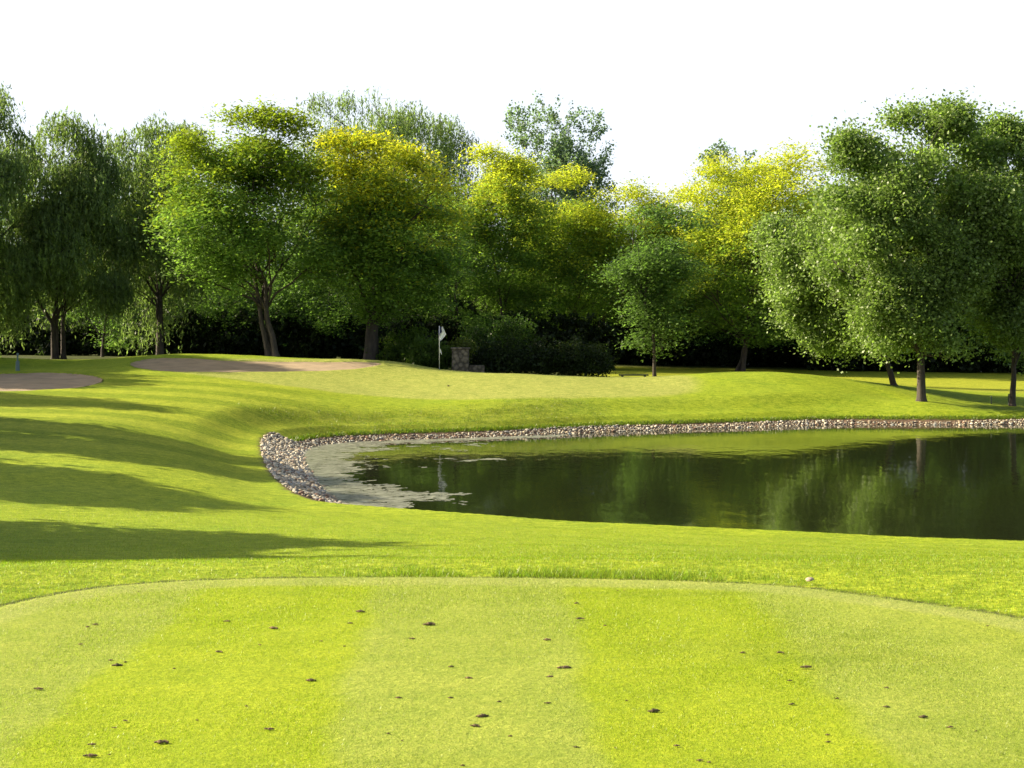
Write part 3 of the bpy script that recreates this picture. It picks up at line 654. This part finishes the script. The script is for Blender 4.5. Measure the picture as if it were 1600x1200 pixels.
for i, (a, b, d, y, r, lab) in enumerate([(-120, 260, 96, 530, 34, 'dark hedge behind the left bunker'), (260, 600, 90, 532, 36, 'dark hedge behind the long bunker'),
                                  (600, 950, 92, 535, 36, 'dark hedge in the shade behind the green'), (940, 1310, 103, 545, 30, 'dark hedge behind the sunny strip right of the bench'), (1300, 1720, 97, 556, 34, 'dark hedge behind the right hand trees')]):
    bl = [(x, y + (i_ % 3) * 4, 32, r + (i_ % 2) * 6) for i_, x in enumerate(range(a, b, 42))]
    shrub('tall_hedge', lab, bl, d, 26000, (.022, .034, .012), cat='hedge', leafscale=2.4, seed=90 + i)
# the far wood behind everything
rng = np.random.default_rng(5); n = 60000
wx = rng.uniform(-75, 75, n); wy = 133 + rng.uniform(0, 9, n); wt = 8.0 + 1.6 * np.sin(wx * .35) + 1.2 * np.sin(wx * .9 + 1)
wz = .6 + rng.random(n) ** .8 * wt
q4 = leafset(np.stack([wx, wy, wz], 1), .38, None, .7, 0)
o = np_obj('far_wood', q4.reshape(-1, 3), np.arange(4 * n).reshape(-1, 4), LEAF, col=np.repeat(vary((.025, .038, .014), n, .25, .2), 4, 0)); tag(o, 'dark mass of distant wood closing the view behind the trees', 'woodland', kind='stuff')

# ------------------------------------------------------------------ furniture of the course
def flat(name, col, rough=.6, ns=0):
    m = N(name); a = m.noise(12 if not ns else ns, 3, .6); m.l(m.mix(col, m.ramp(a, [(.3, .75), (.7, 1.15)]), .5, 'MULTIPLY'), m.b.inputs['Base Color']); m.b.inputs['Roughness'].default_value = rough; return m.m
def bm_obj(name, bm, mat, parent=None, bevel=0, smooth=False):
    if bevel: bmesh.ops.bevel(bm, geom=bm.edges[:], offset=bevel, segments=2, affect='EDGES')
    me = bpy.data.meshes.new(name); bm.to_mesh(me); bm.free(); me.materials.append(mat)
    if smooth: me.polygons.foreach_set('use_smooth', np.ones(len(me.polygons), bool))
    return link(bpy.data.objects.new(name, me), parent)
def box(bm, c0, s):
    r = bmesh.ops.create_cube(bm, size=1.0); bmesh.ops.scale(bm, vec=s, verts=r['verts']); bmesh.ops.translate(bm, vec=c0, verts=r['verts'])
def cyl(bm, c0, r1, r2, h, seg=16):
    r = bmesh.ops.create_cone(bm, cap_ends=True, segments=seg, radius1=r1, radius2=r2, depth=h); bmesh.ops.translate(bm, vec=(c0[0], c0[1], c0[2] + h / 2), verts=r['verts'])
fd = 65.0; fx_, fz_ = (686.5 - 800) / F * fd, 0; fz_ = hgt(fx_, fd)
fl = empty('flagstick', (fx_, fd, fz_)); tag(fl, 'thin pale flagstick with a limp blue and white flag on the green', 'golf flag')
POLE = flat('painted_pole', (.7, .7, .66), .4); WHITE = flat('white_cloth', (.8, .8, .8), .8); NAVY = flat('navy_cloth', (.02, .03, .12), .8)
ph = H - (509 - HZ) * fd / F - fz_
bm = bmesh.new(); cyl(bm, (0, 0, 0), .017, .014, ph, 10); bm_obj('pole', bm, POLE, fl, smooth=True); bpy.data.objects
bm = bmesh.new(); cyl(bm, (0, 0, .002), .054, .054, .01, 20); bm_obj('cup', bm, NAVY, fl)
def cloth(name, P2, mat, parent, fold=.05):
    """P2: rows of (left x, right x, z); a hanging cloth with vertical folds and thickness"""
    rows = len(P2); nn = 12; V = []
    for sgn in (0, 1):
        for i, (a, b, z) in enumerate(P2):
            for j in range(nn):
                t = j / (nn - 1); V.append((a + (b - a) * t, fold * math.sin(t * 9 + i * .5) * (.3 + t) + .004 * sgn, z - .03 * math.sin(t * 3)))
    Fc = []; m_ = rows * nn
    for i in range(rows - 1):
        for j in range(nn - 1):
            a = i * nn + j; Fc.append((a, a + 1, a + nn + 1, a + nn)); Fc.append((a + m_, a + m_ + nn, a + m_ + nn + 1, a + m_ + 1))
    me = bpy.data.meshes.new(name); me.from_pydata(V, [], Fc); me.materials.append(mat); me.polygons.foreach_set('use_smooth', np.ones(len(me.polygons), bool))
    return link(bpy.data.objects.new(name, me), parent)
u = fd / F
cloth('flag_white', [(2*u+.06, 4.5*u+.03, ph-.02), (3*u, 7*u, ph-.15), (4*u, 9*u, ph-.28), (.5*u, 10.5*u, ph-.38), (.5*u, 8.5*u, ph-.48), (.5*u, 5*u, ph-.60), (1.2*u, 2.5*u, ph-.68)], WHITE, fl)
cloth('flag_blue', [(.2*u, 3*u+.04, ph-.03), (-1.2*u, 3.4*u, ph-.15), (-1.6*u, 4.2*u, ph-.28), (-.8*u, 1.5*u, ph-.40), (-.4*u, .6*u, ph-.46)], NAVY, fl, .04)
cloth('marker_flag', [(.4*u, 1.2*u, .96), (.5*u, 2.6*u, .88), (1.2*u, 3.4*u, .78), (2.6*u, 3.8*u, .70)], WHITE, fl, .02)
# stone pillar and low wall
m = N('rubble'); vo = m.n('ShaderNodeTexVoronoi', Scale=5.0); m.l(m.n('ShaderNodeTexCoord').outputs['Object'], vo.inputs['Vector'])
cr = m.ramp(vo.outputs['Distance'], [(.0, 1.1), (.35, .9), (.6, .35)])
m.l(m.mix(m.mix((.15, .12, .085), (.24, .19, .13), vo.outputs['Color']), cr, .9, 'MULTIPLY'), m.b.inputs['Base Color']); m.b.inputs['Roughness'].default_value = .9
x = m.n('ShaderNodeBump', Strength=.8, Distance=.06, _invert=True); m.l(vo.outputs['Distance'], x.inputs['Height']); m.l(x.outputs[0], m.b.inputs['Normal'])
RUB = m.m
pd_ = 70.0; u = pd_ / F; pxw = (719.5 - 800) * u; pz = hgt(pxw, pd_)
pl = empty('stone_pillar', (pxw, pd_, pz)); tag(pl, 'square rubble stone pillar with a low stone wall behind the green', 'pillar')
ptop = H - (544 - HZ) * u - pz
bm = bmesh.new(); box(bm, (0, 0, ptop / 2 - .1), (26 * u, .8, ptop + .1)); bm_obj('shaft', bm, RUB, pl, .03)
bm = bmesh.new(); box(bm, (0, 0, ptop - .01), (29.5 * u, .9, .09)); bm_obj('cap', bm, RUB, pl, .02)
bm = bmesh.new(); box(bm, (25.5 * u, .1, .12), (24 * u, .45, H - (566.5 - HZ) * u - pz + .1)); bm_obj('low_wall', bm, RUB, pl, .03)
# bench beyond the crest of the green
WOOD = flat('bench_wood', (.05, .06, .04), .7)
bd = 69.0; u = bd / F; bx0 = (990 - 800) * u; bz0 = hgt(bx0, bd); sz = H - (585 - HZ) * u - bz0
be = empty('low_bench', (bx0, bd, bz0)); tag(be, 'low dark backless bench behind the crest of the green', 'bench')
for k_ in range(3):
    bm = bmesh.new(); box(bm, (0, -.15 + .15 * k_, sz - .03), (46 * u, .12, .06)); bm_obj('seat_plank', bm, WOOD, be, .01)
for sx in (-.55, .55):
    bm = bmesh.new(); box(bm, (sx, 0, (sz - .06) / 2), (.09, .38, sz - .062)); bm_obj('leg', bm, WOOD, be, .01)
# ball washer post at the left
gd = 59.0; u = gd / F; gx0 = (27.5 - 800) * u; gz0 = hgt(gx0, gd); gh = H - (552 - HZ) * u - gz0
MET = flat('grey_green_paint', (.09, .14, .14), .5)
bw = empty('ball_washer', (gx0, gd, gz0)); tag(bw, 'small grey green post with a thicker base above the left bunker', 'post')
bm = bmesh.new(); cyl(bm, (0, 0, 0), .035, .035, gh, 12); bm_obj('post', bm, MET, bw, smooth=False)
bm = bmesh.new(); cyl(bm, (0, 0, 0), .09, .075, gh * .55, 14); bm_obj('base', bm, MET, bw)
bm = bmesh.new(); cyl(bm, (0, 0, gh - .1), .05, .04, .11, 12); bm_obj('cap', bm, MET, bw)
# two short stakes near the right tree
STK = flat('dark_stake', (.06, .08, .05), .8)
for px, y0, y1, wd, lab in [(1549, 619, 631, .03, 'thinner short dark stake left of the rightmost tree'), (1576.5, 616, 632, .05, 'thicker short dark stake close against the rightmost trunk')]:
    d = 60.5; x0 = (px - 800) * d / F; z0 = hgt(x0, d); bm = bmesh.new(); hh = (y1 - y0) * d / F
    cyl(bm, (0, 0, -.1), wd, wd * .9, hh + .1, 8); cyl(bm, (0, 0, hh), wd * .9, wd * .3, .04, 8)
    o = bm_obj('stake', bm, STK, None); o.location = (x0, d, z0); tag(o, lab, 'stake', 'short stakes by the right hand trees')

# ------------------------------------------------------------------ goose droppings on the tee
CL = [(216,926,4),(149,977,11),(137,981,7),(126,1008,10),(183,1041,20),(173,1033,10),(196,1036,7),(60,1078,17),(272,1046,6),(342,1020,14),(355,972,12),(252,1162,26),(144,1165,15),(141,1183,24),(196,1128,10),(178,1139,9),(171,1181,5),(308,1127,6),(385,1105,6),(105,1117,4),
(563,957,16),(547,975,10),(427,983,17),(670,977,22),(644,999,11),(502,1003,6),(486,1065,18),(406,1009,6),(705,1043,10),(732,1061,14),(623,1092,12),(704,1092,11),(780,1098,8),(754,1121,22),(742,1136,18),(421,1141,18),(607,1148,7),(628,1159,5),(797,1152,8),(723,1198,8),(538,1011,5),
(901,944,8),(906,968,14),(855,1001,15),(882,1045,24),(859,1059,14),(855,1100,12),(979,1096,5),(1022,1113,24),(900,1169,12),(961,1170,4),(1057,1167,12),(1093,1190,13),(1108,1193,8),(1160,1021,11),(945,979,6),(965,924,4),(975,924,3),
(1219,1021,13),(1259,1044,20),(1234,1065,10),(1237,1102,13),(1308,1093,8),(1385,1106,13),(1443,1122,17),(1484,1138,13),(1293,1150,9),(1294,1161,11),(1525,1144,6),(1385,1076,9),(1543,979,5)]
rng = np.random.default_rng(3)
m = N('brown_crumb'); a = m.noise(60, 4, .6); at = m.n('ShaderNodeAttribute', _attribute_name='tint').outputs['Color']
m.l(m.mix(at, m.ramp(a, [(.3, .5), (.7, 1.5)]), .9, 'MULTIPLY'), m.b.inputs['Base Color']); m.b.inputs['Roughness'].default_value = .95; m.bump(a, .8, .01); CR = m.m
V1, F1 = ico(2)
cr_mesh = []
for i in range(9):
    r = np.random.default_rng(500 + i); VV, FF, CC = [], [], []; nlump = int(r.integers(4, 9))
    for j in range(nlump):
        t = (j + .5) / nlump * 2 - 1; s = r.uniform(.16, .3) * (1.1 - .5 * abs(t))
        v = V1 * (1 + .25 * np.sin(V1[:, [1, 2, 0]] * 5 + j)) * s * np.array([1.3, .9, .8]) + np.array([t * .8, r.normal(0, .09), s * .45])
        VV.append(v); FF.append(F1 + j * len(V1)); cc = np.array([(.20, .13, .07), (.28, .18, .10), (.13, .11, .045)][r.integers(3)]); CC.append(np.tile(cc, (len(V1), 1)))
    for j in range(10):   # torn grass ends
        a0 = np.array([r.uniform(-.8, .8), r.normal(0, .15), .12]); b0 = a0 + np.array([r.normal(0, .3), r.normal(0, .3), r.uniform(.02, .25)]); pr_ = np.array([.03, .03, 0])
        VV.append(np.array([a0 - pr_, a0 + pr_, b0])); FF.append(np.array([[0, 1, 2]]) + sum(len(q_) for q_ in VV[:-1])); CC.append(np.tile(np.array((.14, .14, .03)), (3, 1)))
    cr_mesh.append(np_mesh('brown_crumb', np.concatenate(VV), np.concatenate(FF), CR, col=np.concatenate(CC)))
def stripe(x): return ['outer left pale stripe', 'left bright stripe', 'middle pale stripe', 'right bright stripe', 'outer right pale stripe'][int(np.searchsorted([-1.87, -.75, .33, 1.40], x))]
ORD = ['', 'second ', 'third ', 'fourth ', 'fifth ', 'sixth ', 'seventh ', 'eighth ', 'ninth ', 'tenth ', 'eleventh ', 'twelfth ', 'thirteenth ', 'fourteenth ', 'fifteenth ', 'sixteenth ', 'seventeenth ', 'eighteenth ', 'nineteenth ', 'twentieth ', 'twenty first ', 'twenty second ', 'twenty third ', 'twenty fourth ', 'twenty fifth ']
cnt = {}
for px, py, wd in sorted(CL, key=lambda t: t[1]):
    d = F * 1.6 / (py - HZ); x0 = (px - 800) * d / F; L_ = wd * d / F / 2; st_ = stripe(x0); kx = cnt.get(st_, 0); cnt[st_] = kx + 1
    o = bpy.data.objects.new('brown_crumb', cr_mesh[int(rng.integers(9))]); link(o); o.location = (x0, d, TZ + .004)
    s = L_ * 1.05; hs = max(s * .62, .009) if wd > 8 else s * .9; o.scale = (s, max(s * .8, .008), hs * 1.5); o.rotation_euler = (0, 0, rng.uniform(-.25, .25))
    size = 'large' if wd > 16 else 'small' if wd < 9 else 'brown'
    tag(o, size + ' crumb of goose dropping on the ' + st_ + ', ' + ORD[kx] + 'nearest the pond', 'turf crumb', 'goose droppings scattered on the tee')
# stone at the tee edge
d = F * 1.6 / (911 - HZ); o = bpy.data.objects.new('stone', np_mesh('stone', variants[3], IF, STONE, col=np.tile(np.array((.45, .36, .27)), (len(IV), 1)))); link(o)
o.location = ((1266 - 800) * d / F, d + .02, TZ + .018); o.scale = (.026, .022, .024); tag(o, 'single small tan stone in the grass at the far right edge of the tee', 'stone')
d = F * (H - 1.6) / (604 - HZ); dd = ground_hit(700, 604, d0=45); o = bpy.data.objects.new('brown_crumb', cr_mesh[2]); link(o); x0 = (700.5 - 800) * dd / F
o.location = (x0, dd, hgt(x0, dd) + .02); o.scale = (.07, .07, .13); tag(o, 'tiny dark turf crumb out on the putting green below the flag', 'turf crumb')
print('done build')
